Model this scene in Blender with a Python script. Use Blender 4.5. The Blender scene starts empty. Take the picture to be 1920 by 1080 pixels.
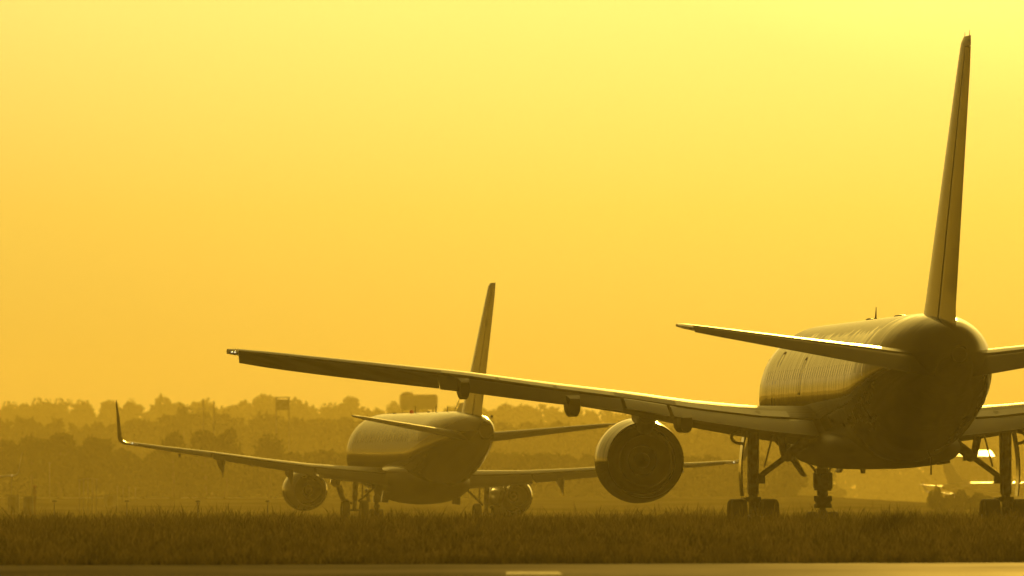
import bpy, math, random
import numpy as np
from mathutils import Vector
random.seed(7); rng = np.random.default_rng(7)
S = bpy.context.scene
COL = S.collection
F = 29250.0      # focal length in pixels of the 1920 wide photograph
CAMH = 1.0; HZ = 940.0
R = math.radians

# ------------------------------------------------------------------ materials
def mat(name, col=(.5,.5,.5), rough=.5, metal=0, coat=0, coat_r=.05, spec=.5, emit=None, es=0):
    m = bpy.data.materials.new(name); m.use_nodes = True
    b = m.node_tree.nodes['Principled BSDF']
    b.inputs['Base Color'].default_value = (*col, 1)
    b.inputs['Roughness'].default_value = rough
    b.inputs['Metallic'].default_value = metal
    b.inputs['Coat Weight'].default_value = coat
    b.inputs['Coat Roughness'].default_value = coat_r
    b.inputs['Specular IOR Level'].default_value = spec
    if emit:
        b.inputs['Emission Color'].default_value = (*emit, 1); b.inputs['Emission Strength'].default_value = es
    return m
def N(m, t, **kw):
    n = m.node_tree.nodes.new(t)
    for k, v in kw.items(): setattr(n, k, v)
    return n
def L(m, a, b): m.node_tree.links.new(a, b)
def noise_col(m, c1, c2, scale, detail=4, obj=True, stretch=(1,1,1), lo=.35, hi=.65):
    b = m.node_tree.nodes['Principled BSDF']
    tc = N(m, 'ShaderNodeTexCoord'); mp = N(m, 'ShaderNodeMapping'); mp.inputs['Scale'].default_value = stretch
    nz = N(m, 'ShaderNodeTexNoise'); nz.inputs['Scale'].default_value = scale; nz.inputs['Detail'].default_value = detail
    cr = N(m, 'ShaderNodeValToRGB'); cr.color_ramp.elements[0].position = lo; cr.color_ramp.elements[1].position = hi
    cr.color_ramp.elements[0].color = (*c1,1); cr.color_ramp.elements[1].color = (*c2,1)
    L(m, tc.outputs['Object'], mp.inputs[0]); L(m, mp.outputs[0], nz.inputs['Vector']); L(m, nz.outputs[0], cr.inputs[0])
    L(m, cr.outputs[0], b.inputs['Base Color'])
    return nz, tc
def skin_bump(m, dist=.0016, rib=2.0, strength=1.0, amp_noise=.6):
    # gentle waviness of the sheet metal between the frames
    b = m.node_tree.nodes['Principled BSDF']
    tc = N(m, 'ShaderNodeTexCoord')
    sx = N(m, 'ShaderNodeSeparateXYZ'); L(m, tc.outputs['Object'], sx.inputs[0])
    mp = N(m, 'ShaderNodeMapping'); mp.inputs['Scale'].default_value = (.25, rib, .25); L(m, tc.outputs['Object'], mp.inputs[0])
    n1 = N(m, 'ShaderNodeTexNoise'); n1.inputs['Scale'].default_value = 1.0; n1.inputs['Detail'].default_value = 1.5; L(m, mp.outputs[0], n1.inputs['Vector'])
    nz = N(m, 'ShaderNodeTexNoise'); nz.inputs['Scale'].default_value = .8; nz.inputs['Detail'].default_value = 3
    L(m, tc.outputs['Object'], nz.inputs['Vector'])
    n2 = N(m, 'ShaderNodeMath', operation='MULTIPLY'); n2.inputs[1].default_value = amp_noise*4; L(m, nz.outputs[0], n2.inputs[0])
    n3 = N(m, 'ShaderNodeMath', operation='MULTIPLY'); n3.inputs[1].default_value = 1.6; L(m, n1.outputs[0], n3.inputs[0])
    ad = N(m, 'ShaderNodeMath', operation='ADD'); L(m, n3.outputs[0], ad.inputs[0]); L(m, n2.outputs[0], ad.inputs[1])
    bu = N(m, 'ShaderNodeBump'); bu.inputs['Distance'].default_value = dist; bu.inputs['Strength'].default_value = strength
    L(m, ad.outputs[0], bu.inputs['Height']); L(m, bu.outputs[0], b.inputs['Normal'])
    if 'Coat Normal' in b.inputs: L(m, bu.outputs[0], b.inputs['Coat Normal'])

MT = {}
MT['alu'] = mat('polished_aluminium', (.23,.22,.21), .06, 1.0, .05, .2)
MT['alu'].node_tree.nodes['Principled BSDF'].inputs['Specular Tint'].default_value=(.45,.45,.45,1)
MT['belly'] = mat('dark_fairing_paint', (.09,.09,.09), .4, 0, .1, .2)
skin_bump(MT['alu'], .0055, 1.6, 1)
def livery():
    m = mat('white_over_navy_paint', (.7,.7,.7), .24, 0, .6, .06)
    skin_bump(m, .0035, 2.4)
    b = m.node_tree.nodes['Principled BSDF']
    tc = N(m, 'ShaderNodeTexCoord'); sx = N(m, 'ShaderNodeSeparateXYZ'); L(m, tc.outputs['Object'], sx.inputs[0])
    # the navy belly climbs towards the tail: boundary z = 3.05 + .09*max(0,-y-6)^1.25
    ng = N(m, 'ShaderNodeMath', operation='MULTIPLY_ADD'); ng.inputs[1].default_value = -1; ng.inputs[2].default_value = -5.0; L(m, sx.outputs['Y'], ng.inputs[0])
    mx = N(m, 'ShaderNodeMath', operation='MAXIMUM'); mx.inputs[1].default_value = 0; L(m, ng.outputs[0], mx.inputs[0])
    pw = N(m, 'ShaderNodeMath', operation='POWER'); pw.inputs[1].default_value = 1.25; L(m, mx.outputs[0], pw.inputs[0])
    bd = N(m, 'ShaderNodeMath', operation='MULTIPLY_ADD'); bd.inputs[1].default_value = .075; bd.inputs[2].default_value = 3.08; L(m, pw.outputs[0], bd.inputs[0])
    df = N(m, 'ShaderNodeMath', operation='SUBTRACT'); L(m, sx.outputs['Z'], df.inputs[0]); L(m, bd.outputs[0], df.inputs[1])
    cr = N(m, 'ShaderNodeValToRGB'); cr.color_ramp.interpolation = 'CONSTANT'
    ad = N(m, 'ShaderNodeMath', operation='ADD'); ad.inputs[1].default_value = .5; L(m, df.outputs[0], ad.inputs[0]); L(m, ad.outputs[0], cr.inputs[0])
    e = cr.color_ramp.elements; e[0].color = (.02,.023,.03,1); e[1].position = .5; e[1].color = (.42,.42,.42,1)
    x = cr.color_ramp.elements.new(.47); x.color = (.5,.38,.18,1)
    L(m, cr.outputs[0], b.inputs['Base Color'])
    return m
MT['livery'] = livery()
MT['grey'] = mat('grey_wing_paint', (.18,.18,.18), .42, 0, .12, .25); skin_bump(MT['grey'], .002, 1.1); noise_col(MT['grey'],(.11,.11,.115),(.24,.24,.24),1.5,5,stretch=(.35,2.5,1))
MT['flap'] = mat('pale_flap_paint', (.27,.27,.275), .35, 0, .3, .2)

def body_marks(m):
    # darker zone with a ragged edge along the crown and two painted hoops ahead of the tailplane
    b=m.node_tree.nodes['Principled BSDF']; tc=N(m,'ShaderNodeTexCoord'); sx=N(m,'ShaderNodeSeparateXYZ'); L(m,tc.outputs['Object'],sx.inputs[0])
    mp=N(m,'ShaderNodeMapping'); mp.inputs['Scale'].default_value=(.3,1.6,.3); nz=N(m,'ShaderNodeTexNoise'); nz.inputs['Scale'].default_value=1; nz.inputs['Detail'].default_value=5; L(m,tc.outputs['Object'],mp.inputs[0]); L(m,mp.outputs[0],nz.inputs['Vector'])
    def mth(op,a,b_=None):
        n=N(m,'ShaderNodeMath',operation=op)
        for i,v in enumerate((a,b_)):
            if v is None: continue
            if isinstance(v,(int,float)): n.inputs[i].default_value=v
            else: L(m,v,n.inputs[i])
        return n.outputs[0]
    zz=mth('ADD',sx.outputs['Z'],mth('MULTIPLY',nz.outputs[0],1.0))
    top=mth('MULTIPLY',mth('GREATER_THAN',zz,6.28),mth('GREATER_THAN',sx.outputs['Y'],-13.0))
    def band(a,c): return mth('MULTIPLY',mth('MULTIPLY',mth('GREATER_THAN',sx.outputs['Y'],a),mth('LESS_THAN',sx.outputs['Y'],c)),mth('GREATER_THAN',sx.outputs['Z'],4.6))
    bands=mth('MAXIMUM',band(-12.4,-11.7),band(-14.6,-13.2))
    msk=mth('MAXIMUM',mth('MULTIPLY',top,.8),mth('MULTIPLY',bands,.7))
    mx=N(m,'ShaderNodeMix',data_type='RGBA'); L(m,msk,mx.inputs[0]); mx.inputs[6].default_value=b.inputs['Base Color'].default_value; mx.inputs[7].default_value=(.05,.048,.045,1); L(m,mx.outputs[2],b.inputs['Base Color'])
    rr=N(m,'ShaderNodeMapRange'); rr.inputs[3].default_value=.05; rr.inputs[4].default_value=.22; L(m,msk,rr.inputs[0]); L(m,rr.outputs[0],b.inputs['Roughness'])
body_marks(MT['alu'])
MT['stab'] = mat('bare_metal_tailplane', (.5,.49,.47), .25, .95); skin_bump(MT['stab'], .0008, .6)
MT['tail'] = mat('glossy_tail_paint', (.20,.19,.18), .25, .15, .4, .1); skin_bump(MT['tail'], .0015, 1.2)
MT['white'] = mat('white_nacelle_paint', (.62,.62,.62), .22, 0, 1, .06)
MT['navy'] = mat('navy_nacelle_paint', (.05,.055,.08), .22, 0, 1, .06)
MT['lip'] = mat('bare_metal_lip', (.6,.6,.6), .26, 1)
MT['dark'] = mat('sooty_nozzle_metal', (.035,.033,.03), .5, .5); noise_col(MT['dark'], (.02,.02,.018), (.05,.045,.04), 3)
MT['core'] = mat('heat_stained_metal', (.32,.28,.22), .3, .9)
MT['steel'] = mat('grey_gear_paint', (.3,.3,.3), .4, .2); noise_col(MT['steel'], (.16,.155,.15), (.34,.34,.33), 5)
MT['tyre'] = mat('tyre_rubber', (.02,.02,.02), .75)
MT['black'] = mat('black_seal', (.02,.02,.02), .5)
MT['glass'] = mat('cabin_glass', (.25,.24,.23), .14, .95)
MT['light'] = mat('white_strobe', (1,1,1), .3, emit=(1,.85,.45), es=.9)
MT['red'] = mat('red_beacon', (.6,.03,.01), .25, emit=(1,.06,.01), es=.15)
MT['red2'] = mat('red_warning_paint', (.2,.05,.03), .8)

# ------------------------------------------------------------------ mesh helpers
class MB:
    def __init__(s): s.v=[]; s.f=[]; s.mi=[]
    def add(s, v, f, mi=0):
        o=len(s.v); s.v += [tuple(p) for p in v]; s.f += [tuple(i+o for i in q) for q in f]; s.mi += [mi]*len(f); return s
    def loft(s, rings, caps=True, closed=True, mi=0):
        n=len(rings[0]); v=[p for r in rings for p in r]; f=[]
        for i in range(len(rings)-1):
            for j in range(n if closed else n-1):
                k=(j+1)%n; f.append((i*n+j, i*n+k, (i+1)*n+k, (i+1)*n+j))
        if caps and closed:
            f.append(tuple(range(n))[::-1]); f.append(tuple((len(rings)-1)*n+j for j in range(n)))
        return s.add(v,f,mi)
    def box(s, c, d, rz=0, ry=0, mi=0, taper=1.0):
        v=[]
        for z in (-1,1):
            t = taper if z>0 else 1
            for x,y in ((-1,-1),(1,-1),(1,1),(-1,1)):
                p=Vector((x*d[0]/2*t, y*d[1]/2*t, z*d[2]/2))
                if ry: p.rotate(__import__('mathutils').Euler((0,ry,0)))
                if rz: p.rotate(__import__('mathutils').Euler((0,0,rz)))
                v.append(p+Vector(c))
        return s.add(v, [(0,3,2,1),(4,5,6,7),(0,1,5,4),(1,2,6,5),(2,3,7,6),(3,0,4,7)], mi)
    def tube(s, pts, rad, n=12, mi=0):
        pts=[Vector(p) for p in pts]; rad = rad if isinstance(rad,(list,tuple)) else [rad]*len(pts)
        rings=[]; u=None
        for i,p in enumerate(pts):
            d=(pts[min(i+1,len(pts)-1)]-pts[max(i-1,0)]).normalized()
            if u is None:
                u=d.orthogonal().normalized()
            u=(u-d*u.dot(d)).normalized(); w=d.cross(u)
            rings.append([p+(u*math.cos(a)+w*math.sin(a))*rad[i] for a in [k*math.tau/n for k in range(n)]])
        return s.loft(rings, mi=mi)
    def lathe(s, prof, c, axis='y', n=48, mi=0, caps=False, sy=1.0):
        rings=[]
        for a,r in prof:
            ring=[]
            for k in range(n):
                t=k*math.tau/n; q=(r*math.cos(t), r*math.sin(t)*sy)
                if axis=='y': ring.append((c[0]+q[0], c[1]+a, c[2]+q[1]))
                elif axis=='x': ring.append((c[0]+a, c[1]+q[0], c[2]+q[1]))
                else: ring.append((c[0]+q[0], c[1]+q[1], c[2]+a))
            rings.append(ring)
        return s.loft(rings, caps=caps, mi=mi)
    def sphere(s, c, r, n=12, mi=0):
        rx,ry,rz = r if isinstance(r,(tuple,list)) else (r,r,r)
        rings=[]
        for i in range(n+1):
            ph=math.pi*(i+.001)/(n+.002); rings.append([(c[0]+rx*math.sin(ph)*math.cos(t*math.tau/n/1.5), c[1]+ry*math.sin(ph)*math.sin(t*math.tau/n/1.5), c[2]+rz*math.cos(ph)) for t in range(int(n*1.5))])
        return s.loft(rings, mi=mi)
    def build(s, name, m, parent=None, angle=35, fix=True):
        me=bpy.data.meshes.new(name); me.from_pydata(s.v,[],s.f)
        ms = m if isinstance(m,(list,tuple)) else [m]
        for x in ms: me.materials.append(x)
        if len(ms)>1: me.polygons.foreach_set('material_index', s.mi)
        if fix:
            import bmesh
            bm=bmesh.new(); bm.from_mesh(me); bmesh.ops.recalc_face_normals(bm, faces=bm.faces[:]); bm.to_mesh(me); bm.free()
        me.shade_smooth(); me.set_sharp_from_angle(angle=R(angle))
        o=bpy.data.objects.new(name, me); COL.objects.link(o)
        if parent: o.parent=parent
        return o
def tag(o, label=None, cat=None, group=None, kind=None):
    for k,v in (('label',label),('category',cat),('group',group),('kind',kind)):
        if v: o[k]=v
    return o
def empty(name, loc, rot=(0,0,0)):
    o=bpy.data.objects.new(name,None); COL.objects.link(o); o.location=loc; o.rotation_euler=rot; return o
def copy_tree(o, parent=None):
    c=o.copy(); COL.objects.link(c); c.parent=parent
    for ch in [x for x in KIDS.get(o.name,[])]: copy_tree(ch, c)
    return c
KIDS={}
def index_kids():
    KIDS.clear()
    for o in bpy.data.objects:
        if o.parent: KIDS.setdefault(o.parent.name,[]).append(o)
def crom(tab, n):
    t=np.array(tab,float); out=[]
    y=t[:,0]
    ys=np.linspace(y[0], y[-1], n)
    cols=[ys]
    for k in range(1,t.shape[1]):
        v=t[:,k]; d=np.diff(v)/np.diff(y); m=np.zeros(len(y)); m[0]=d[0]; m[-1]=d[-1]
        for i in range(1,len(y)-1):
            m[i]=0 if d[i-1]*d[i]<=0 else 2*d[i-1]*d[i]/(d[i-1]+d[i])
        r=[]
        for q in ys:
            i=min(max(np.searchsorted(y,q)-1,0),len(y)-2); h=y[i+1]-y[i]; u=(q-y[i])/h
            r.append((2*u**3-3*u*u+1)*v[i]+(u**3-2*u*u+u)*h*m[i]+(-2*u**3+3*u*u)*v[i+1]+(u**3-u*u)*h*m[i+1])
        cols.append(np.array(r))
    return np.array(cols).T
def lerp_tab(tab, x):
    t=np.array(tab,float); return [float(np.interp(x, t[:,0], t[:,k])) for k in range(1,t.shape[1])]
def yt(u, t):  # NACA thickness
    return 5*t*(.2969*math.sqrt(max(u,0))-.126*u-.3516*u*u+.2843*u**3-.1036*u**4)
def camber(u): return .018*4*u*(1-u)

# ------------------------------------------------------------------ aircraft pieces
def fuselage(tab, name, m, parent, n=56, rings=90, expo=2.0):
    T=crom(tab, rings); mb=MB(); rr=[]
    for y,hw,zt,zb in T:
        zc=(zt+zb)/2; hz=(zt-zb)/2
        ring=[]
        for k in range(n):
            a=k*math.tau/n; ca,sa=math.cos(a),math.sin(a)
            ring.append((hw*math.copysign(abs(ca)**(2/expo),ca), y, zc+hz*math.copysign(abs(sa)**(2/expo),sa)))
        rr.append(ring)
    mb.loft(rr); return mb.build(name, m, parent)
def side_point(tab, y, z, sgn, off=.006):
    t=np.array(tab); o=np.argsort(t[:,0]); hw,zt,zb=[np.interp(y,t[o,0],t[o,k]) for k in (1,2,3)]
    zc=(zt+zb)/2; hz=(zt-zb)/2; s=max(-1,min(1,(z-zc)/hz)); return sgn*(hw*math.sqrt(1-s*s)+off)
def patch(tab, y0, y1, z0, z1, sgn, round_=.3, n=16, off=.006, frame=None):
    # oval or rounded patch lying on the fuselage side, with an outer ring
    mb=MB(); c=((y0+y1)/2,(z0+z1)/2); ring=[]
    for k in range(n):
        a=k*math.tau/n; ca,sa=math.cos(a),math.sin(a)
        y=c[0]+(y1-y0)/2*math.copysign(abs(ca)**round_,ca); z=c[1]+(z1-z0)/2*math.copysign(abs(sa)**round_,sa)
        ring.append((y,z))
    v=[(side_point(tab,y,z,sgn,off),y,z) for y,z in ring]
    rows=[v]
    for q in (.5,):
        rows.append([(side_point(tab,c[0]+(y-c[0])*q,c[1]+(z-c[1])*q,sgn,off),c[0]+(y-c[0])*q,c[1]+(z-c[1])*q) for y,z in ring])
    mb.loft(rows, caps=False); nn=len(mb.v)
    mb.add([(side_point(tab,c[0],c[1],sgn,off),c[0],c[1])]+rows[-1], [(0,k+1,(k+1)%n+1) for k in range(n)])
    return mb
def outline(tab, y0, y1, z0, z1, sgn, w=.03, off=.004):
    mb=MB(); n=28; out=[];inn=[]
    cy,cz=(y0+y1)/2,(z0+z1)/2
    for k in range(n):
        a=k*math.tau/n; ca,sa=math.cos(a),math.sin(a)
        for lst,dw in ((out,0),(inn,w)):
            y=cy+((y1-y0)/2-dw)*math.copysign(abs(ca)**.35,ca); z=cz+((z1-z0)/2-dw)*math.copysign(abs(sa)**.35,sa)
            lst.append((side_point(tab,y,z,sgn,off),y,z))
    return mb.loft([out,inn],caps=False)
def foil_ring(tab, x, u0, u1, sgn, n=14, defl=0, hinge=None, closed_te=False, dz=0, thick=1):
    yLE,c,zLE,inc,t = lerp_tab(tab, x)
    us=[u0+(u1-u0)*(1-math.cos(math.pi*i/n))/2 for i in range(n+1)]
    P=[]
    def pt(u, side):
        z=camber(u)*c + side*yt(u,t)*c*thick
        if hinge is not None:
            # rounded nose for a control surface
            r=yt(u0,t)*c; d=(u-u0)*c
            if d<r: z=camber(u)*c+side*min(yt(u,t)*c, math.sqrt(max(0,r*r-(r-d)**2)))
        y=-u*c
        if hinge is not None and defl:
            hy=-hinge*c; hz=camber(hinge)*c - yt(hinge,t)*c*.6
            dy,dzz=y-hy,z-hz; ca,sa=math.cos(defl),math.sin(defl)
            y=hy+dy*ca - dzz*sa*-1*0 + dzz*sa*0; y=hy+dy*ca+dzz*sa*-1; z=hz+dzz*ca+dy*sa
        ci,si=math.cos(R(inc)),math.sin(R(inc))
        Y=yLE+y*ci - z*si*-1*0; Z=zLE+z+y*si
        return (sgn*x, Y, Z+dz)
    for u in us: P.append(pt(u,1))
    for u in us[::-1]: P.append(pt(u,-1))
    return P
def wing_piece(tab, xa, xb, u0, u1, sgn, k=10, defl=0, **kw):
    d0,d1 = defl if isinstance(defl,tuple) else (defl,defl)
    return [foil_ring(tab, xa+(xb-xa)*i/k, u0, u1, sgn, defl=d0+(d1-d0)*i/k, **kw) for i in range(k+1)]
def canoe(c, length, w, h, n=14, cut=.86):
    mb=MB(); rings=[]
    for i in range(n+1):
        u=i/n*cut; s=math.sin(math.pi*min(1,u*.98+.02))**.55
        s=max(s,.06)
        y=c[1]-length*u
        ring=[(c[0]+w/2*s*a, y, c[2]+h*min(s,1)*b-.10*u*u) for a,b in ((.9,1),(1,.6),(1,-.05),(.93,-.45),(.72,-.85),(.5,-1),(-.5,-1),(-.72,-.85),(-.93,-.45),(-1,-.05),(-1,.6),(-.9,1))]
        rings.append(ring)
    return mb.loft(rings)
def wheel(cx, cy, r, w, hub=.5):
    mb=MB()
    prof=[(-w/2*.75, r*hub),(-w/2*.95,r*.72),(-w/2,r*.86),(-w/2*.82,r*.965),(-w/2*.5,r),(w/2*.5,r),(w/2*.82,r*.965),(w/2,r*.86),(w/2*.95,r*.72),(w/2*.75,r*hub)]
    for g in (-.25,0,.25): pass
    mb.lathe(prof,(cx,cy,r),'x',32)
    mb.lathe([(-w/2*.75,r*hub),(-w/2*.4,r*hub*.9),(-w/2*.4,r*.15),(-w/2*.7,r*.12),(-w/2*.7,.001)],(cx,cy,r),'x',24,mi=1)
    mb.lathe([(w/2*.75,r*hub),(w/2*.4,r*hub*.9),(w/2*.4,r*.15),(w/2*.7,r*.12),(w/2*.7,.001)],(cx,cy,r),'x',24,mi=1)
    return mb
def engine(parent, cx, cz, yf, r, yb, rn, rc, m_out, sgn, wing_z, pyl_w, pyl_y0, pyl_y1, core_len, split=None):
    mb=MB(); Lg=yf-yb
    outer=[(yf-.28,r*.76),(yf-.08,r*.79),(yf,r*.84),(yf-.12,r*.9),(yf-.5,r*.965),(yf-Lg*.3,r),(yf-Lg*.55,r*.995),(yf-Lg*.8,r*.94),(yb,rn+.035),(yb-.01,rn)]
    mb.lathe(outer,(cx,0,cz),'y',64)
    e=mb.build('engine', m_out, parent, 50)
    lp=MB().lathe([(yf-.3,r*.755),(yf-.08,r*.785),(yf+.012,r*.84),(yf-.1,r*.907),(yf-.28,r*.945)],(cx,0,cz),'y',64).build('intake_lip', MT['lip'], e)
    MB().lathe([(yb-.012,rn),(yb+.4,rn*.985),(yb+Lg*.55,rn*.97),(yb+Lg*.55,.05)],(cx,0,cz),'y',64).build('fan_duct', MT['dark'], e)
    c=MB()
    c.lathe([(yb+Lg*.5,rc*1.25),(yb+.5,rc*1.15),(yb+.05-core_len*.4,rc*1.04),(yb-core_len,rc),(yb-core_len-.005,rc*.95),(yb-core_len+.3,rc*.80),(yb-core_len+.8,rc*.58),(yb-core_len+1.3,rc*.55)],(cx,0,cz),'y',48)
    c.build('core_nozzle', MT['core'], e, 50)
    MB().lathe([(yb-core_len+1.25,rc*.56),(yb-core_len+1.2,rc*.3),(yb-core_len+.7,rc*.2),(yb-core_len+.3,.01)],(cx,0,cz),'y',32).build('exhaust_plug', MT['dark'], e)
    MB().lathe([(yf-1.1,r*.75),(yf-1.15,.3),(yf-.8,.15),(yf-.6,.01)],(cx,0,cz),'y',40).build('fan', MT['steel'], e)
    p=MB(); rings=[]
    # pylon: a tapered keel from the wing down to the nacelle and into the duct
    for i in range(13):
        u=i/12; y=pyl_y0+(pyl_y1-pyl_y0)*u
        w=pyl_w*(.3+.7*min(1,u/.4))
        zt=wing_z-.45*(1-min(1,u/.35))*(wing_z-cz-r)
        zb=cz+(r*.8 if y>yb+.3 else rc*.95)
        if y<yb-.1: zb+=(zt-zb)*.55*min(1,(yb-.1-y)/max(.1,yb-.1-pyl_y1))
        ring=[]
        for (a,z) in ((-.22,zb),(.22,zb),(.36,zb+(zt-zb)*.15),(.5,zb+(zt-zb)*.45),(.5,zt),(-.5,zt),(-.5,zb+(zt-zb)*.45),(-.36,zb+(zt-zb)*.15)):
            ring.append((cx+a*w,y,z))
        rings.append(ring)
    p.loft(rings); p.build('pylon', MT['belly'], e, 40)
    # strake on the inboard side of the nacelle
    return e

def windows(parent, fus, tab, y0, y1, dy, z, h, w, skip=()):
    for sgn in (-1,1):
        y=y0
        while y>y1:
            if not any(a<y<b for a,b in skip) and COUNT[0]<98:
                patch(tab, y-w/2, y+w/2, z-h/2, z+h/2, sgn, .7, 12, .004).build('window', MT['glass'], fus); COUNT[0]+=1
            y-=dy
COUNT=[0]

# ================================================================== big airliner
PSI1=math.asin(.0700); X1,Y1=10.60,450.0
A=empty('airliner',(X1,Y1,0),(0,0,PSI1))
tag(A,'large twin-engine airliner seen from behind, nearest of the aircraft, polished body and tall fin','airliner')
FT=[(-23.45,.24,5.28,4.76),(-23.2,.40,5.46,4.60),(-22,.74,5.83,4.27),(-20,1.12,6.06,3.86),(-18,1.43,6.18,3.46),(-16,1.65,6.235,3.08),(-14,1.79,6.255,2.72),(-11,1.87,6.26,2.30),(-8,1.88,6.26,2.10),(-2,1.88,6.26,2.08),(8,1.88,6.26,2.08),(16.5,1.88,6.26,2.08),(19,1.84,6.16,2.12),(21,1.6,5.75,2.3),(22.4,1.15,5.1,2.6),(23.3,.6,4.3,3.0),(23.62,.06,3.75,3.62)]
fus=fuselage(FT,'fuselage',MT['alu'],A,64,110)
# wing-to-body fairing
FF=[(-7.2,.5,2.7,2.25),(-6,1.5,2.9,2.04),(-4,1.95,3.1,1.95),(0,2.08,3.2,1.93),(5,2.08,3.2,1.93),(8,1.85,3.1,1.96),(10,1.3,2.8,2.05),(11,.4,2.5,2.15)]
fuselage(FF,'wing_body_fairing',MT['belly'],A,40,40,2.3)
COUNT[0]=0
windows(A,fus,FT,18.0,-15.5,.72,4.72,.34,.24,skip=((13.3,14.4),(-14.6,-13.7),(4.6,5.6)))
for sgn in (-1,1):
    for y0,y1,z0,z1 in ((18.2,19.05,3.65,5.3),(13.3,14.4,3.62,5.45),(-14.9,-13.8,3.7,5.35),(4.7,5.5,4.1,5.2),(-9.9,-8.3,2.6,3.7)):
        outline(FT,y0,y1,z0,z1,sgn,.07).build('door',MT['black'],fus)
MB().lathe([(.3,.19),(-.02,.19),(-.02,.205),(.0,.21)],(0,-23.46,5.02),'y',32).build('exhaust_nozzle',MT['dark'],fus)
MB().lathe([(.012,.01),(.012,.188)],(0,-23.47,5.02),'y',32).build('exhaust_duct',MT['black'],fus)
# antennas
MB().tube([(0,-9.0+10.2,6.2),(.0,-9.2+10.2,6.62)],[.035,.008]).box((0,1.2,6.27),(.05,.35,.06)).build('antenna',MT['black'],fus)
MB().sphere((0,-6.5,6.25),(.2,.5,.06)).build('antenna_dome',MT['steel'],fus)
MB().sphere((0,3.0,6.26),(.12,.2,.06)).build('antenna_dome',MT['steel'],fus)
MB().box((-1.15,6.0,1.88),(.3,.5,.16)).tube([(-1.15,5.8,1.82),(-1.15,5.8,1.7)],.02).build('belly_antenna',MT['black'],fus)
MB().box((-.2,3.0,1.88),(.1,.3,.14),taper=1.3).build('belly_antenna',MT['black'],fus)
MB().box((.62,-9.0,2.0),(.025,.25,.5),taper=.9).build('belly_antenna',MT['black'],fus)
MB().box((.92,-9.5,2.09),(.34,.4,.07),ry=-.17).build('drain_mast',MT['black'],fus)

# wing: x, yLE, chord, zLE, incidence, thickness
W1=[(1.2,7.2,9.9,3.02,1.6,.125),(1.88,6.8,9.2,3.14,1.6,.125),(3.4,6.0,7.9,3.25,1.5,.12),(5.35,4.95,6.9,3.51,1.5,.113),(7.0,4.05,5.9,3.80,1.5,.11),(9.5,2.7,5.1,4.13,1.5,.108),(12.1,1.25,4.25,4.50,1.4,.105),(14.7,-.15,3.4,4.80,1.3,.105),(17.4,-1.6,2.55,5.10,1.2,.105),(18.6,-2.3,2.1,5.235,1.2,.1),(19.0,-2.75,1.6,5.27,1.2,.09)]
def build_wing1(sgn):
    mb=MB()
    segs=[(1.2,6.15,.70),(6.15,6.9,.74),(6.9,12.9,.73),(12.9,13.2,.74),(13.2,18.45,.74)]
    rings=[]
    mb.loft(wing_piece(W1,1.2,18.7,0,.74,sgn,k=26,n=16))
    mb.loft(wing_piece(W1,18.75,19.0,0,.995,sgn,k=4,n=16)); 
    w=mb.build('wing',MT['grey'],A,40)
    def surf(name,xa,xb,u0,u1,d,dz=0,m=MT['flap'],k=8):
        d=d if isinstance(d,tuple) else (d,d)
        o=MB().loft(wing_piece(W1,xa,xb,u0,u1,sgn,k=k,n=10,defl=(R(d[0]),R(d[1])),hinge=u0,dz=dz)).build(name,m,w,50); return o
    surf('flap',1.95,6.1,.745,1.0,0.3,-.01)
    surf('flap',7.55,12.9,.745,1.0,(4,16),-.02)
    surf('flaperon',6.2,7.45,.745,1.0,1.5)
    surf('aileron',12.93,18.72,.745,1.02,(14,29),m=MT['grey'])
    # spoilers lying on the upper surface just ahead of the flaps
    for xa,xb in ((2.6,5.9),(7.7,9.4),(9.5,11.1),(11.2,12.8)):
        rings=[]
        for i in range(5):
            x=xa+(xb-xa)*i/4; yLE,c,zLE,inc,t=lerp_tab(W1,x)
            r=[]
            for u,o in ((.6,.012),(.75,.02),(.75,.0),(.6,-.01)):
                r.append((sgn*x, yLE-u*c, zLE+camber(u)*c+yt(u,t)*c-u*c*math.sin(R(inc))+o))
            rings.append(r)
        MB().loft(rings).build('spoiler',MT['flap'],w,30)
    # slats: a slightly proud leading edge skin
    for xa,xb in ((2.6,6.0),(7.3,10.2),(10.25,14.2),(14.25,18.3)):
        rings=[]
        for i in range(9):
            x=xa+(xb-xa)*i/8; yLE,c,zLE,inc,t=lerp_tab(W1,x); r=[]
            for u,sd in ((.13,1),(.08,1),(.04,1),(.015,1),(0,1),(.015,-1),(.04,-1),(.06,-1)):
                r.append((sgn*x, yLE-u*c+.02, zLE+camber(u)*c+sd*yt(u,t)*c*1.03+(.014 if sd>0 else -.01)-u*c*math.sin(R(inc))))
            rings.append(r)
        MB().loft(rings,closed=True).build('slat',MT['lip'],w,30)
    for x,l,wd,h in ((12.2,2.6,.34,.30),(9.0,3.0,.42,.31),(5.75,3.4,.46,.27)):
        yLE,c,zLE,inc,t=lerp_tab(W1,x); zb=zLE-c*.8*math.sin(R(inc))
        canoe((sgn*x, yLE-c*.5, zb-.06-h*.42), c*.55+.75, wd, h, cut=.80).build('flap_track_fairing',MT['grey'],w,40)
    [MB().sphere((sgn*q,-4.3,5.25),(.03,.04,.025)).build('position_light',MT['light'],w) for q in (18.93,18.84)]
    return w
for s_ in (-1,1): build_wing1(s_)
for s_ in (-1,1):
    engine(A, s_*6.45, 2.19, 8.3, 1.25, 4.1, 1.09, .78, MT['alu'], s_, 3.55, .52, 8.0, 3.0, .0)

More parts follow.
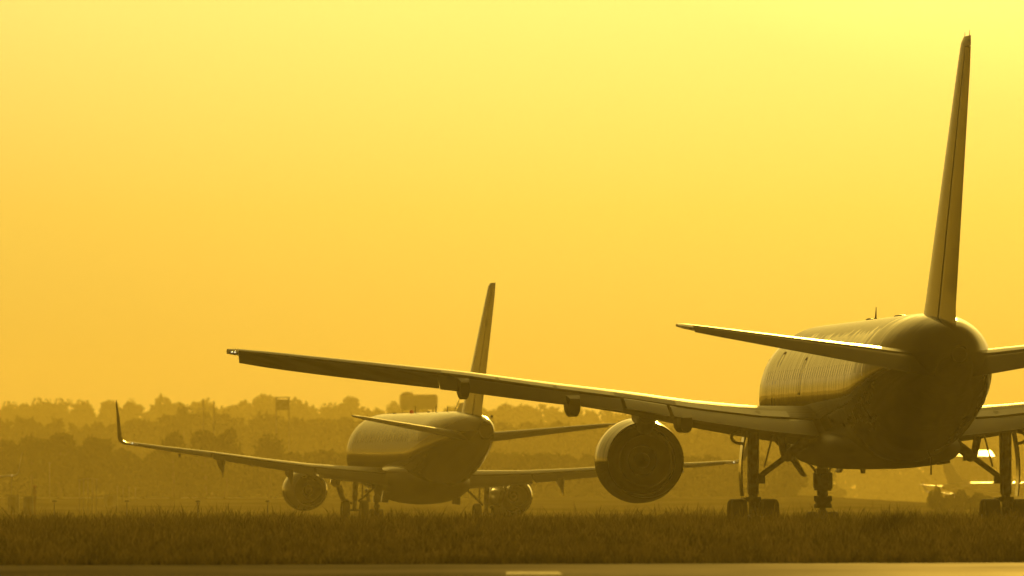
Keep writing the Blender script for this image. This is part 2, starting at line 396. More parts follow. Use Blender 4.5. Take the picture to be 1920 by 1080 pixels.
# tail
def tailplane(parent,tab,sgn,xa,xb,m,hinge=.7,defl=0,name='horizontal_stabilizer'):
    mb=MB().loft(wing_piece(tab,xa,xb,0,hinge,sgn,k=14,n=12)); mb.loft(wing_piece(tab,xb,tab[-1][0],0,.99,sgn,k=4,n=12))
    w=mb.build(name,m,parent,40)
    MB().loft(wing_piece(tab,xa+.1,xb-.03,hinge+.004,1,sgn,k=12,n=9,defl=R(defl),hinge=hinge+.004)).build('elevator',m,w,50)
    return w
T1=[(.2,-16.6,5.1,4.78,.6,.125),(.9,-17.2,4.75,4.84,.6,.12),(6.9,-21.55,1.95,5.69,.5,.10),(7.5,-22.05,1.55,5.78,.5,.09),(7.72,-22.6,.95,5.81,.5,.08)]
for s_ in (-1,1): tailplane(A,T1,s_,.2,7.3,MT['stab'],.68,12)
def fin(parent, tab, m, hinge=.66, ztop=None, defl=0):
    # tab: z, yLE, chord, thickness
    def ring(z,u0,u1,nose=False,n=14):
        yLE,c,t=lerp_tab(tab,z); us=[u0+(u1-u0)*(1-math.cos(math.pi*i/n))/2 for i in range(n+1)]
        def q(u,s):
            h=yt(u,t)*c
            if nose:
                r=yt(u0,t)*c; d=(u-u0)*c
                if d<r: h=min(h,math.sqrt(max(0,r*r-(r-d)**2)))
            x=s*h; y=-u*c
            if nose and defl:
                dy=y+u0*c; x,y = x*math.cos(defl)-dy*math.sin(defl), -u0*c+x*math.sin(defl)+dy*math.cos(defl)
            return (x,yLE+y,z)
        return [q(u,1) for u in us]+[q(u,-1) for u in us[::-1]]
    z0,z1=tab[0][0],tab[-1][0]; zr=z1-.28
    mb=MB(); mb.loft([ring(z0+(zr-z0)*i/16,0,hinge) for i in range(17)]); mb.loft([ring(zr+(z1-zr)*i/4,0,.99) for i in range(5)])
    f=mb.build('vertical_fin',m,parent,45)
    mb=MB(); mb.loft([ring(z0+.1+(zr-.02-z0-.1)*i/12,hinge+.005,1,True) for i in range(13)]); mb.build('rudder',m,f,50)
    return f
V1=[(5.6,-14.1,8.3,.085),(6.3,-15.2,7.2,.085),(13.0,-23.75,2.75,.09),(13.5,-24.35,2.25,.085),(13.66,-24.75,1.85,.05)]
f1=fin(A,V1,MT['tail'],.62)
MB().tube([(0,-24.9,13.64),(0,-24.95,13.8)],[.01,.004],8).tube([(0,-26.2,13.64),(0,-26.25,13.82)],[.01,.004],8).build('static_wick',MT['black'],f1)


# landing gear of the big airliner
def main_gear1(sgn):
    cx=sgn*3.66; mb=MB()
    mb.tube([(cx,0,.62),(cx,0,1.25)],[.13,.13],16).tube([(cx,0,1.2),(cx,0,1.26),(cx+sgn*-.02,.1,3.3)],[.15,.165,.17],16)
    mb.tube([(cx,-.75,.51),(cx,.75,.51)],.13,12)                     # truck beam
    for y in (-.57,.57): mb.tube([(cx-.5,y,.51),(cx+.5,y,.51)],.07,12)
    mb.tube([(cx-.07,-.22,1.15),(cx-.07,-.5,.85),(cx-.04,-.15,.6)],[.05,.07,.05],10)   # torque links
    mb.box((cx,-.16,1.06),(.42,.14,.14)).box((cx+.12,-.2,.95),(.1,.1,.3)).box((cx-.24,0,1.06),(.2,.2,.1))
    mb.tube([(cx-.11,-.2,1.2),(cx-.12,-.18,3.2)],.022,8).tube([(cx+.13,-.18,1.2),(cx+.13,-.18,3.0)],.018,8)
    mb.box((cx-sgn*.24,0,1.62),(.2,.22,.22))
    g=mb.build('landing_gear',MT['steel'],A,40)
    b=MB().tube([(cx-sgn*.2,0,1.72),(cx-sgn*1.05,.05,2.35)],[.08,.085],12).tube([(cx-sgn*.95,.05,2.28),(cx-sgn*1.9,.1,2.98)],[.15,.17],12)
    b.tube([(cx-sgn*.92,.05,2.3),(cx-sgn*.78,.05,3.0)],[.11,.12],10).sphere((cx-sgn*1.02,.05,2.3),.16).box((cx-sgn*1.2,0,2.28),(.08,.2,.22)).tube([(cx-sgn*.35,.3,2.0),(cx-sgn*.62,.3,3.0)],.025,8)
    b.build('side_brace',MT['steel'],g)
    # curved outboard gear door
    rings=[]
    for i in range(11):
        u=i/10; z=1.15+u*2.05; bow=.10*math.sin(math.pi*u)-.12*u
        rings.append([(cx+sgn*(.30+bow-.02*u),.42,z),(cx+sgn*(.335+bow),.42,z),(cx+sgn*(.335+bow),-.42,z),(cx+sgn*(.30+bow-.02*u)-sgn*.0,-.42,z)])
    MB().loft(rings).build('gear_door',MT['white'],g,30)
    # hinge horn beside the door top
    pts=[(cx+sgn*(.33+.26*math.sin(a)+.02),.2,2.84+.17*math.cos(a)) for a in np.linspace(0,math.pi*1.05,9)]
    MB().tube(pts,.045,8).build('door_link',MT['steel'],g)
    for y in (-.57,.57):
        for x in (-.455,.455): wheel(cx+x,y,.535,.44).build('wheel',[MT['tyre'],MT['steel']],g,30)
for s_ in (-1,1): main_gear1(s_)
def nose_gear1():
    y=18.29; mb=MB()
    mb.tube([(0,y,.34),(0,y,1.0)],[.1,.1],14).tube([(0,y,.9),(0,y,2.4)],[.16,.17],14).sphere((0,y,.55),(.16,.14,.26))
    mb.tube([(-.32,y,.34),(.32,y,.34)],.05,10)
    mb.box((0,y-.1,1.6),(.5,.25,.55)).box((-.22,y-.1,1.62),(.12,.3,.46)).box((.22,y-.1,1.62),(.12,.3,.46))
    mb.box((0,y-.15,1.0),(.44,.25,.24)).box((0,y-.12,.86),(.52,.2,.12)).box((-.2,y-.2,1.08),(.14,.12,.16)).box((.2,y-.2,1.08),(.14,.12,.16))
    mb.tube([(-.17,y,1.85),(-.5,y+.3,2.3)],.035,8).tube([(.17,y,1.85),(.4,y+.3,2.3)],.035,8)
    g=mb.build('landing_gear',MT['steel'],A,40)
    for s in (-1,1):
        wheel(s*.32,y,.345,.32).build('wheel',[MT['tyre'],MT['steel']],g,30)
    MB().loft([[(-.95,y+.7,2.3),(-.87,y+.7,2.33),(-.87,y-.7,2.33),(-.95,y-.7,2.3)],[(-.6,y+.7,1.78),(-.52,y+.7,1.74),(-.52,y-.7,1.74),(-.6,y-.7,1.78)]]).build('gear_door',MT['grey'],g,30)
    MB().loft([[(.66,y+.7,2.3),(.72,y+.7,2.3),(.72,y-.7,2.3),(.66,y-.7,2.3)],[(.44,y+.7,1.9),(.5,y+.7,1.86),(.5,y-.7,1.86),(.44,y-.7,1.9)]]).build('gear_door',MT['grey'],g,30)
nose_gear1()

# ================================================================== regional jet
PSI2=math.asin(.151); X2,Y2=-4.10,696.0
B=empty('regional_jet',(X2,Y2,0.06),(0,R(1.75),PSI2))
tag(B,'smaller winglet jet with white top and dark belly, behind the big wing and left engine','airliner')
GT=[(-18.9,.33,4.42,3.62),(-18.3,.46,4.54,3.5),(-17,.66,4.68,3.24),(-15,.94,4.80,2.84),(-13,1.17,4.86,2.45),(-11,1.34,4.89,2.08),(-9,1.46,4.9,1.75),(-7,1.5,4.9,1.46),(-5,1.505,4.9,1.32),(2,1.505,4.9,1.27),(11.5,1.505,4.9,1.4),(13.5,1.46,4.8,1.48),(15.3,1.22,4.35,1.6),(16.6,.8,3.75,1.85),(17.2,.35,3.15,2.2),(17.35,.05,2.8,2.65)]
fu2=fuselage(GT,'fuselage',MT['livery'],B,56,100)
GF=[(-8.6,.3,1.9,1.62),(-7.2,.95,2.2,1.28),(-5.4,1.4,2.5,.98),(-3,1.64,2.8,.84),(0,1.70,2.9,.80),(3,1.70,2.8,.82),(5.5,1.5,2.4,.95),(6.8,1.0,2.0,1.15),(7.6,.2,1.7,1.4)]
fuselage(GF,'wing_body_fairing',MT['belly'],B,40,36,2.0)
COUNT[0]=0
windows(B,fu2,GT,12.6,-8.6,.78,3.72,.38,.26)
for sgn in (-1,1):
    for y0,y1,z0,z1 in ((13.2,13.95,2.9,4.3),(-10.3,-9.6,2.95,4.35),(-7.0,-6.0,1.9,2.85)):
        outline(GT,y0,y1,z0,z1,sgn,.03).build('door',MT['black'],fu2)
MB().lathe([(.15,.02),(.12,.26),(-.05,.27),(-.06,.32),(0,.335)],(0,-18.9,4.02),'y',28).build('exhaust_nozzle',MT['dark'],fu2)
MB().sphere((.0,3.6,4.93),(.1,.16,.12)).build('beacon',MT['red'],fu2)
for y,h in ((2.6,.3),(-3.8,.34),(-7.2,.26)):
    MB().tube([(0,y,4.88),(0,y-.1,4.9+h)],[.03,.01],8).build('antenna',MT['black'],fu2)
MB().box((0,9,4.92),(.1,.4,.05)).box((0,-1.6,4.92),(.1,.4,.05)).build('antenna',MT['black'],fu2)
MB().sphere((.36,-18.0,4.62),(.06,.1,.09)).build('tail_light',MT['steel'],fu2)
for s_ in (-1,1):
    MB().sphere((s_*1.22,-.2,2.22),(.42,4.6,.30),20).build('wing_root_fairing',MT['white'],B)
W2=[(1.0,4.6,6.0,1.98,1.6,.125),(1.5,4.3,5.6,2.02,1.6,.125),(3.4,3.2,4.4,2.14,1.6,.12),(4.9,2.35,3.75,2.24,1.5,.115),(7,1.3,3.1,2.45,1.5,.11),(9.4,.1,2.55,2.70,1.4,.11),(12,-1.25,1.95,2.93,1.3,.105),(13.3,-1.95,1.6,3.07,1.2,.1),(13.55,-2.1,1.55,3.09,1.2,.1)]
def build_wing2(sgn):
    mb=MB().loft(wing_piece(W2,1.0,13.2,0,.74,sgn,k=24,n=14)); mb.loft(wing_piece(W2,13.2,13.55,0,.995,sgn,k=2,n=14))
    w=mb.build('wing',MT['grey'],B,40)
    def surf(name,xa,xb,u0,u1,d,dz=0,m=MT['flap']):
        MB().loft(wing_piece(W2,xa,xb,u0,u1,sgn,k=8,n=10,defl=R(d),hinge=u0,dz=dz)).build(name,m,w,50)
    surf('flap',1.6,4.85,.745,.93,10,-.02); surf('flap',1.6,4.8,.935,1.03,18,-.15)
    surf('flap',4.95,9.7,.745,1.0,13,-.02)
    surf('aileron',9.8,13.1,.745,1.0,6,m=MT['grey'])
    for x,h,l in ((9.3,.24,1.4),(6.1,.27,1.6)):
        yLE,c,zLE,inc,t=lerp_tab(W2,x); y0=yLE-c*.55; y1=yLE-c-.35; z=zLE-.2
        rings=[]
        for i in range(9):
            u=i/8; y=y0+(y1-y0)*u; d=.06+ .72*u; wd=.17*math.sin(math.pi*min(.95,.15+.8*u))+.015
            rings.append([(sgn*x-wd,y,z),(sgn*x+wd,y,z),(sgn*x+wd*.8,y,z-d*.6),(sgn*x,y,z-d),(sgn*x-wd*.8,y,z-d*.6)])
        MB().loft(rings).build('flap_track_fairing',MT['grey'],w,50)
    yLE,c,zLE,inc,t=lerp_tab(W2,2.9)
    canoe((sgn*3.9,yLE-c*.5,zLE-.35),2.6,.26,.25).build('flap_track_fairing',MT['white'],w,40)
    for x in (11.3,7.9): MB().box((sgn*x,lerp_tab(W2,x)[0]-lerp_tab(W2,x)[1],lerp_tab(W2,x)[2]-.25),(.06,.3,.12)).build('hinge_bracket',MT['steel'],w)
    MB().sphere((sgn*13.5,-3.6,3.1),(.035,.05,.035)).build('position_light',MT['light'],w)
    # blended winglet
    rings=[]
    path=[(13.55,3.09,0,1.55,-2.1),(13.75,3.11,10,1.48,-2.25),(13.93,3.2,38,1.38,-2.45),(14.03,3.38,66,1.25,-2.7),(14.08,3.65,80,1.12,-2.95),(14.2,4.3,82,.8,-3.4),(14.3,4.75,82,.52,-3.75),(14.35,4.98,82,.25,-4.05)]
    for x,z,roll,c,yl in path:
        ca,sa=math.cos(R(roll)),math.sin(R(roll)); us=[(1-math.cos(math.pi*i/10))/2 for i in range(11)]
        r=[]
        for u,sd in [(u,1) for u in us]+[(u,-1) for u in us[::-1]]:
            h=sd*yt(u,.1)*c
            r.append((sgn*(x-h*sa), yl-u*c, z+h*ca))
        rings.append(r)
    MB().loft(rings).build('winglet',MT['grey'],w,50)
for s_ in (-1,1): build_wing2(s_)
for s_ in (-1,1):
    engine(B, s_*4.65, 1.30, 5.6, .93, 2.5, .70, .46, MT['white'], s_, 2.25, .42, 4.8, 1.7, .55)
T2=[(.2,-14.0,3.3,3.74,1,.1),(.7,-14.3,3.1,3.80,1,.1),(5.2,-17.1,1.5,4.40,1,.09),(5.6,-17.5,1.2,4.45,1,.085),(5.8,-17.95,.75,4.48,1,.08)]
for s_ in (-1,1): tailplane(B,T2,s_,.2,5.45,MT['grey'],.66,9)
V2=[(4.3,-11.4,6.2,.085),(4.75,-12.1,5.35,.085),(9.9,-18.0,2.25,.09),(10.3,-18.45,1.9,.085),(10.42,-18.8,1.55,.05)]
f2=fin(B,V2,MT['white'],.66)
MB().loft([[(-.03,-9.9,4.86),(.03,-9.9,4.86),(.03,-12.4,4.86),(-.03,-12.4,4.86)],[(-.02,-11.2,5.25),(.02,-11.2,5.25),(.02,-12.9,5.3),(-.02,-12.9,5.3)]]).build('dorsal_fairing',MT['white'],f2)
MB().tube([(0,-9.3,4.9),(0,-11.7,5.75)],.012,6).build('wire_antenna',MT['black'],f2)
def gear2(cx,y,r,main=True):
    mb=MB(); s=1 if cx>0 else -1
    mb.tube([(cx,y,r),(cx,y,1.0)],.09,12).tube([(cx,y,.9),(cx,y,1.9)],.12,12).tube([(cx-.3,y,r),(cx+.3,y,r)],.05,10)
    if main:
        mb.tube([(cx-s*.15,y,.85),(cx-s*1.05,y,1.65)],.05,8).tube([(cx-s*.33,y,.9),(cx-s*.33,y,1.8)],.035,8)
        mb.tube([(cx+s*.12,y-.1,.75),(cx+s*.55,y-.15,.9),(cx+s*.75,y-.1,1.5)],[.05,.12,.14],8)
    else:
        mb.box((0,y-.1,1.05),(.34,.2,.3)); mb.box((0,y-.1,.72),(.26,.2,.14))
    g=mb.build('landing_gear',MT['steel'],B,40)
    for q in (-1,1): wheel(cx+q*(.42 if main else .2),y,r,.34 if main else .2).build('wheel',[MT['tyre'],MT['steel']],g,30)
    if main: MB().box((cx-s*1.35,y,1.1),(.3,.5,.5),ry=.1,taper=.8).build('gear_door',MT['white'],g)
    else:
        for q in (-1,1): MB().box((q*.42,y,1.2),(.04,1.0,.6),ry=q*.2).build('gear_door',MT['white'],g)
gear2(-2.97,0,.46); gear2(2.97,0,.46); gear2(0,13.83,.3,False)

index_kids()
C3=copy_tree(B); C3.name='regional_jet'
C3.location=((8-960)/F*1270-12.9,1270,0); C3.rotation_euler=(0,0,R(2))
C3['label']='faint hazy aircraft at the left edge, only its wing tip and pale winglet in view'
C4=copy_tree(B); C4.name='regional_jet'
C4.location=(62.6,2000,0.0); C4.rotation_euler=(0,0,R(-35)); C4.scale=(.7,.7,.7)
C4['label']='distant blurred small jet in the haze beside the right main gear of the big airliner'
for o in (B,C3,C4): o['group']='regional jets with winglets'

# ================================================================== ground
def ground_z(x,y):
    z=0.0
    b=y-(250+.72*x)           # grass verge: a low bank beyond the near runway edge
    if 0<b<150: z=.21*min(1,b/35)*min(1,(150-b)/25)
    if y>1290:
        side=min(1,max(0,(60-x)/30))
        z+=side*min(1.75,(y-1290)/340*1.5)
    return z
def grid(xs,ys,name,m,zf,kind='structure'):
    v=[(x,y,zf(x,y)) for y in ys for x in xs]; n=len(xs); f=[(j*n+i,j*n+i+1,(j+1)*n+i+1,(j+1)*n+i) for j in range(len(ys)-1) for i in range(n-1)]
    o=MB().add(v,f).build(name,m,None,180,fix=False); tag(o,kind=kind); return o
mg=mat('dry_grass_ground',(.09,.08,.035),1,spec=.0); nz,_=noise_col(mg,(.055,.05,.02),(.16,.135,.06),.08,6,stretch=(1,.25,1))
xs=[-3500,-2000,-1200,-600,-300,-150]+list(range(-80,0,2))+list(range(0,100,2))+[150,300,600,1200,2000,3500]
ys=[-1500,-300,0,100,180]+list(range(190,460,2))+[500,600,800,1000,1290,1400,1500,1600,1700,2000,2600,3500,6000]
grid(xs,ys,'ground',mg,ground_z)
# near runway: its far edge runs at a slant; sheet 4 mm above the ground
mr=mat('worn_runway_concrete',(.16,.14,.11),1,spec=0); nz,tc=noise_col(mr,(.14,.12,.09),(.26,.22,.16),.35,8,stretch=(.6,.12,1))
_o=[n for n in mr.node_tree.nodes if n.type=='OUTPUT_MATERIAL'][0]; _b=mr.node_tree.nodes['Principled BSDF']
_d=N(mr,'ShaderNodeBsdfDiffuse'); _g=N(mr,'ShaderNodeBsdfGlossy'); _g.inputs['Roughness'].default_value=.52; _g.inputs['Color'].default_value=(.5,.47,.42,1); _m=N(mr,'ShaderNodeMixShader')
L(mr,_b.inputs['Base Color'].links[0].from_socket,_d.inputs[0]); L(mr,_d.outputs[0],_m.inputs[1]); L(mr,_g.outputs[0],_m.inputs[2]); L(mr,_m.outputs[0],_o.inputs[0])
_r=N(mr,'ShaderNodeMapRange'); _r.inputs[1].default_value=.35; _r.inputs[2].default_value=.65; _r.inputs[3].default_value=.055; _r.inputs[4].default_value=.115; L(mr,nz.outputs[0],_r.inputs[0]); L(mr,_r.outputs[0],_m.inputs[0])
edge=lambda x: 248+.72*x
v=[];f=[]
xr=list(np.linspace(-70,70,57))
yr=list(np.linspace(0,1,14))
v=[(x,30+(edge(x)-30+.35*math.sin(x*1.7)*.6+.3*math.sin(x*4.1))*u if u==1 else 30+(edge(x)-30)*u,.004) for u in yr for x in xr]
n=len(xr); f=[(j*n+i,j*n+i+1,(j+1)*n+i+1,(j+1)*n+i) for j in range(len(yr)-1) for i in range(n-1)]
tag(MB().add(v,f).build('runway',mr,None,180,fix=False),kind='structure')
mp=mat('worn_marking_paint',(.6,.58,.5),.8,spec=.04); noise_col(mp,(.2,.18,.15),(.6,.56,.46),5,8,lo=.3,hi=.7)
def sheet(name,m,pts,z,kind='structure'):
    o=MB().add([(x,y,z) for x,y in pts],[tuple(range(len(pts)))]).build(name,m,None,fix=False); tag(o,kind=kind); return o
sheet('runway_marking',mp,[(-.08,212.4),(.68,212.4),(.68,215.2),(-.08,215.2)],.008)
sheet('runway_marking',mp,[(-.08,216.6),(.66,216.6),(.66,219.6),(-.08,219.6)],.008)
mtx=mat('taxiway_asphalt',(.06,.06,.06),1,spec=0); noise_col(mtx,(.045,.043,.04),(.09,.085,.075),.3,6)
sheet('taxiway',mtx,[(-300,404),(300,404),(300,600),(-300,600)],.004) if False else None
v=[(x,y,.004) for y in (420,600) for x in (-300,300)]
sheet('taxiway',mtx,[(-300,425),(300,425),(300,560),(-300,560)],.004)
sheet('taxiway',mtx,[(-300,645),(300,645),(300,760),(-300,760)],.004)
mrd=mat('pale_service_road',(.42,.39,.33),1,spec=0)
v=[]; 
for x in (-90,-22):
    for y in (1585,1612): v.append((x,y,ground_z(0,y)+.01))
tag(MB().add([v[0],v[2],v[3],v[1]],[(0,1,2,3)]).build('service_road',mrd,None,fix=False),kind='structure')

# ---------------------------------------------------------------- tall grass of the verge
def grass(name, n, region, hrange, wid, label, m, seedheads=.25):
    x,y=region(n); n=len(x)
    # clumpiness
    cl=.5+.5*np.sin(x*1.9+2*np.sin(y*.13))*np.sin(y*.31+x*.7)
    tall=rng.random(n); h=hrange[0]+(hrange[1]-hrange[0])*(tall**2.2)*(.5+.6*cl)*(.8+.35*np.sin(x*.9+1.3*np.sin(y*.05))*np.sin(y*.11+.4*x))
    z=np.array([ground_z(a,b) for a,b in zip(x,y)])
    nb=7
    X=np.repeat(x,nb)+rng.normal(0,.10,n*nb); Y=np.repeat(y,nb)+rng.normal(0,.10,n*nb); Z=np.repeat(z,nb)-.02
    H=np.repeat(h,nb)*rng.uniform(.45,1.05,n*nb)
    lean=rng.normal(0,.27,(n*nb,2))*H[:,None]; wd=wid*rng.uniform(.6,1.5,n*nb)
    ang=rng.uniform(-1.0,1.0,n*nb); dx,dy=np.cos(ang)*wd/2,np.sin(ang)*wd/2
    sh=rng.random(n*nb)<seedheads
    V=np.empty((n*nb,7,3))
    def setp(i,fx,fz,s,w):
        V[:,i,0]=X+lean[:,0]*fx+s*dx*w; V[:,i,1]=Y+lean[:,1]*fx+s*dy*w; V[:,i,2]=Z+H*fz
    setp(0,0,0,-1,1);setp(1,0,0,1,1);setp(2,.35,.5,-1,.85);setp(3,.35,.5,1,.85)
    wt=np.where(sh,1.5,.55); setp(4,.8,.82,-1,wt);setp(5,.8,.82,1,wt);setp(6,1.15,1,0,0)
    k=np.arange(n*nb)[:,None]*7
    quads=np.concatenate([k+np.array([[0,1,3,2]]),k+np.array([[2,3,5,4]])],0); tris=k+np.array([[4,5,6]])
    me=bpy.data.meshes.new(name); me.vertices.add(n*nb*7); me.vertices.foreach_set('co',V.reshape(-1).astype(np.float32))
    loops=np.concatenate([quads.reshape(-1),tris.reshape(-1)]); me.loops.add(len(loops)); me.loops.foreach_set('vertex_index',loops.astype(np.int32))
    starts=np.concatenate([np.arange(len(quads))*4, len(quads)*4+np.arange(len(tris))*3]); me.polygons.add(len(starts)); me.polygons.foreach_set('loop_start',starts.astype(np.int32))
    me.update(calc_edges=True); me.materials.append(m)
    o=bpy.data.objects.new(name,me); COL.objects.link(o); tag(o,label,'grass',kind='stuff'); return o
mgr=bpy.data.materials.new('grass_blades'); mgr.use_nodes=True
nt=mgr.node_tree; nt.nodes.clear(); out=nt.nodes.new('ShaderNodeOutputMaterial'); df=nt.nodes.new('ShaderNodeBsdfDiffuse'); tr=nt.nodes.new('ShaderNodeBsdfTranslucent'); mx=nt.nodes.new('ShaderNodeMixShader')
tc=nt.nodes.new('ShaderNodeTexCoord'); nz=nt.nodes.new('ShaderNodeTexNoise'); nz.inputs['Scale'].default_value=.9; nz.inputs['Detail'].default_value=6
cr=nt.nodes.new('ShaderNodeValToRGB'); cr.color_ramp.elements[0].position=.38; cr.color_ramp.elements[1].position=.66; cr.color_ramp.elements[0].color=(.045,.042,.013,1); cr.color_ramp.elements[1].color=(.24,.18,.07,1)
nt.links.new(tc.outputs['Object'],nz.inputs['Vector']); nt.links.new(nz.outputs[0],cr.inputs[0]); nt.links.new(cr.outputs[0],df.inputs[0]); nt.links.new(cr.outputs[0],tr.inputs[0])
mx.inputs[0].default_value=.45; nt.links.new(df.outputs[0],mx.inputs[1]); nt.links.new(tr.outputs[0],mx.inputs[2]); nt.links.new(mx.outputs[0],out.inputs[0])
def verge(n):
    y=rng.uniform(232,396,n); x=rng.uniform(-1,1,n)*(y*.0328*1.35+1)
    k=(y>edge(x)+rng.uniform(0,.8,n)); return x[k],y[k]
grass('tall_grass',70000,verge,(.14,.50),.013,'tall dry grass growing between the near runway and the aircraft',mgr)
def verge2(n):
    y=rng.uniform(330,398,n); x=rng.uniform(-1,1,n)*(y*.0328*1.35+1); return x,y
grass('tall_grass',12000,verge2,(.38,.88),.008,'taller wispy stalks standing along the top of the grass verge',mgr,.5)
def verge3(n):
    y=rng.uniform(235,300,n); x=rng.uniform(-1,1,n)*(y*.0328*1.35+1); k=(y>edge(x)); return x[k],y[k]
grass('short_weeds',9000,verge3,(.05,.28),.03,'low weedy growth at the runway edge',mgr,.1)

# ================================================================== trees
mlf=bpy.data.materials.new('foliage'); mlf.use_nodes=True
nt=mlf.node_tree; nt.nodes.clear(); out=nt.nodes.new('ShaderNodeOutputMaterial'); df=nt.nodes.new('ShaderNodeBsdfDiffuse'); tr=nt.nodes.new('ShaderNodeBsdfTranslucent'); mx=nt.nodes.new('ShaderNodeMixShader')
tc=nt.nodes.new('ShaderNodeTexCoord'); nz=nt.nodes.new('ShaderNodeTexNoise'); nz.inputs['Scale'].default_value=.35; nz.inputs['Detail'].default_value=4
cr=nt.nodes.new('ShaderNodeValToRGB'); cr.color_ramp.elements[0].position=.35; cr.color_ramp.elements[1].position=.65; cr.color_ramp.elements[0].color=(.045,.06,.02,1); cr.color_ramp.elements[1].color=(.07,.088,.03,1)
nt.links.new(tc.outputs['Object'],nz.inputs['Vector']); nt.links.new(nz.outputs[0],cr.inputs[0]); nt.links.new(cr.outputs[0],df.inputs[0]); nt.links.new(cr.outputs[0],tr.inputs[0])
mx.inputs[0].default_value=.35; nt.links.new(df.outputs[0],mx.inputs[1]); nt.links.new(tr.outputs[0],mx.inputs[2]); nt.links.new(mx.outputs[0],out.inputs[0])
mbark=mat('bark',(.08,.06,.04),.9); noise_col(mbark,(.05,.04,.03),(.11,.085,.06),6)
def crown_points(w,h,z0,n,clumps=16):
    # leaf positions gathered in clumps through the crown's volume
    cs=[]
    for i in range(clumps):
        a=rng.uniform(0,math.tau); q=rng.uniform(0,1)**.5; zz=rng.uniform(0,1)**.8
        prof=math.sqrt(max(.05,1-(max(0,zz-.35)/.68)**2))
        cs.append((math.cos(a)*q*w*.36*prof, math.sin(a)*q*w*.36*prof, z0+h*(.1+.76*zz), w*rng.uniform(.15,.22)))
    cs=np.array(cs); k=rng.integers(0,clumps,n); d=rng.normal(0,1,(n,3)); d/=np.linalg.norm(d,axis=1)[:,None]
    r=rng.uniform(.25,1,n)**.4
    P=cs[k,:3]+d*(cs[k,3]*r)[:,None]*np.array([1,1,.8]); return P
def leaves_mesh(name,P,size):
    n=len(P); a=rng.normal(0,1,(n,3)); a/=np.linalg.norm(a,axis=1)[:,None]; b=np.cross(a,rng.normal(0,1,(n,3))); b/=np.linalg.norm(b,axis=1)[:,None]
    s=(size*rng.uniform(.5,1.3,n))[:,None]
    V=np.stack([P-a*s,P+b*s*.6,P+a*s,P-b*s*.6],1).reshape(-1,3)
    me=bpy.data.meshes.new(name); me.vertices.add(n*4); me.vertices.foreach_set('co',V.reshape(-1).astype(np.float32))
    me.loops.add(n*4); me.loops.foreach_set('vertex_index',np.arange(n*4,dtype=np.int32)); me.polygons.add(n); me.polygons.foreach_set('loop_start',(np.arange(n)*4).astype(np.int32))
    me.update(calc_edges=True); me.materials.append(mlf); return me
# four unit prototypes (crown 1 wide, 1 high) as meshes reused by the copies
protos=[]
for i in range(5):
    P=crown_points(1,1,0,2600,18+3*i); mx_=P[:,2].max(); P[:,2]/=mx_
    me=leaves_mesh('crown',P,.042)
    tm=MB().tube([(0,0,0),(0.01,0,.3),(.0,.01,.6),(.02,0,1)],[.05,.04,.03,.01],8)
    for a in range(5):
        an=a*1.3+i; tm.tube([(0,0,.3+.1*a),(.14*math.cos(an),.14*math.sin(an),.42+.1*a),(.25*math.cos(an),.25*math.sin(an),.5+.1*a)],[.02,.012,.005],6)
    to=tm.build('trunk',mbark,None); tme=to.data; bpy.data.objects.remove(to); protos.append((me,tme))
def tree(px,ytop,wpx,D,label,k=None,hratio=None,name='tree',group='individual trees of the hazy treeline'):
    s=F/D; x=(px-960)/s; gz=ground_z(x,D); top=CAMH+(HZ-ytop)/s; Ht=top-gz; w=wpx/s*1.25; hc=min(Ht*.95, w*(hratio or 1.7)); 
    i=rng.integers(0,5) if k is None else k
    e=empty(name,(x,D,gz)); tag(e,label,'tree' if name=='tree' else name, group)
    c=bpy.data.objects.new('crown',protos[i][0]); t=bpy.data.objects.new('trunk',protos[i][1])
    for o in (c,t): COL.objects.link(o); o.parent=e
    c.location=(0,0,Ht-hc); c.scale=(w,w,hc); c.rotation_euler[2]=rng.uniform(0,6)
    t.location=(0,0,-.1); t.scale=(min(w,7),min(w,7),Ht*.86) 
    return e
D_R,D_M,D_N=3250,2250,1580
NAMED=[ # px, ytop, width, distance, label
 (18,753,40,D_R,'small rounded tree at the far left end of the ridge skyline'),
 (77,747,52,D_R,'domed tree on the skyline, third bump from the left edge'),
 (118,748,50,D_R,'twin-humped tree on the skyline left of the winglet top'),
 (156,750,44,D_R,'low domed tree on the skyline just left of the winglet'),
 (208,751,54,D_R,'broad flat-topped tree on the skyline right above the winglet tip'),
 (244,747,34,D_R,'narrow tree on the skyline just right of the winglet tip'),
 (316,742,84,D_R,'big wide tree forming the highest left hump of the skyline'),
 (383,747,56,D_R,'rounded tree on the skyline behind the two power poles'),
 (500,741,80,D_R,'large dome-shaped tree on the skyline left of the framed tower'),
 (562,747,60,D_R,'bushy tree on the skyline right of the framed tower'),
 (657,744,46,D_R,'tall round-topped tree standing alone left of the small jet tailplane'),
 (617,756,50,D_R,'low skyline tree in the dip left of the round-topped one'),
 (737,752,34,D_R,'small tree touching the left side of the boxy tank'),
 (870,757,60,D_R,'skyline tree just behind the small jet tail fin base'),
 (345,758,34,D_M,'little dark tree crown poking up left of the power poles'),
 (265,786,90,D_M,'wide mid-distance tree between winglet and power poles'),
 (505,772,110,D_M,'broad mid-distance tree under the framed tower'),
 (325,807,56,D_N,'dark nearer tree, leftmost of three standing above the small jet wing'),
 (384,807,70,D_N,'dark nearer tree with a wide crown below the power poles'),
 (424,802,62,D_N,'darkest nearer tree, flat topped, right of the wide crown below the poles'),
 (505,814,66,D_N,'dark round nearer tree by itself left of the small jet tailplane tip'),
 (112,812,74,D_N,'nearer dark tree left of the winglet, tallest of its row'),
 (175,816,56,D_N,'nearer dark tree immediately left of the winglet base'),
 (60,815,50,D_N,'nearer dark tree above the pale winglet at the left edge'),
]
for t in NAMED: tree(*t)
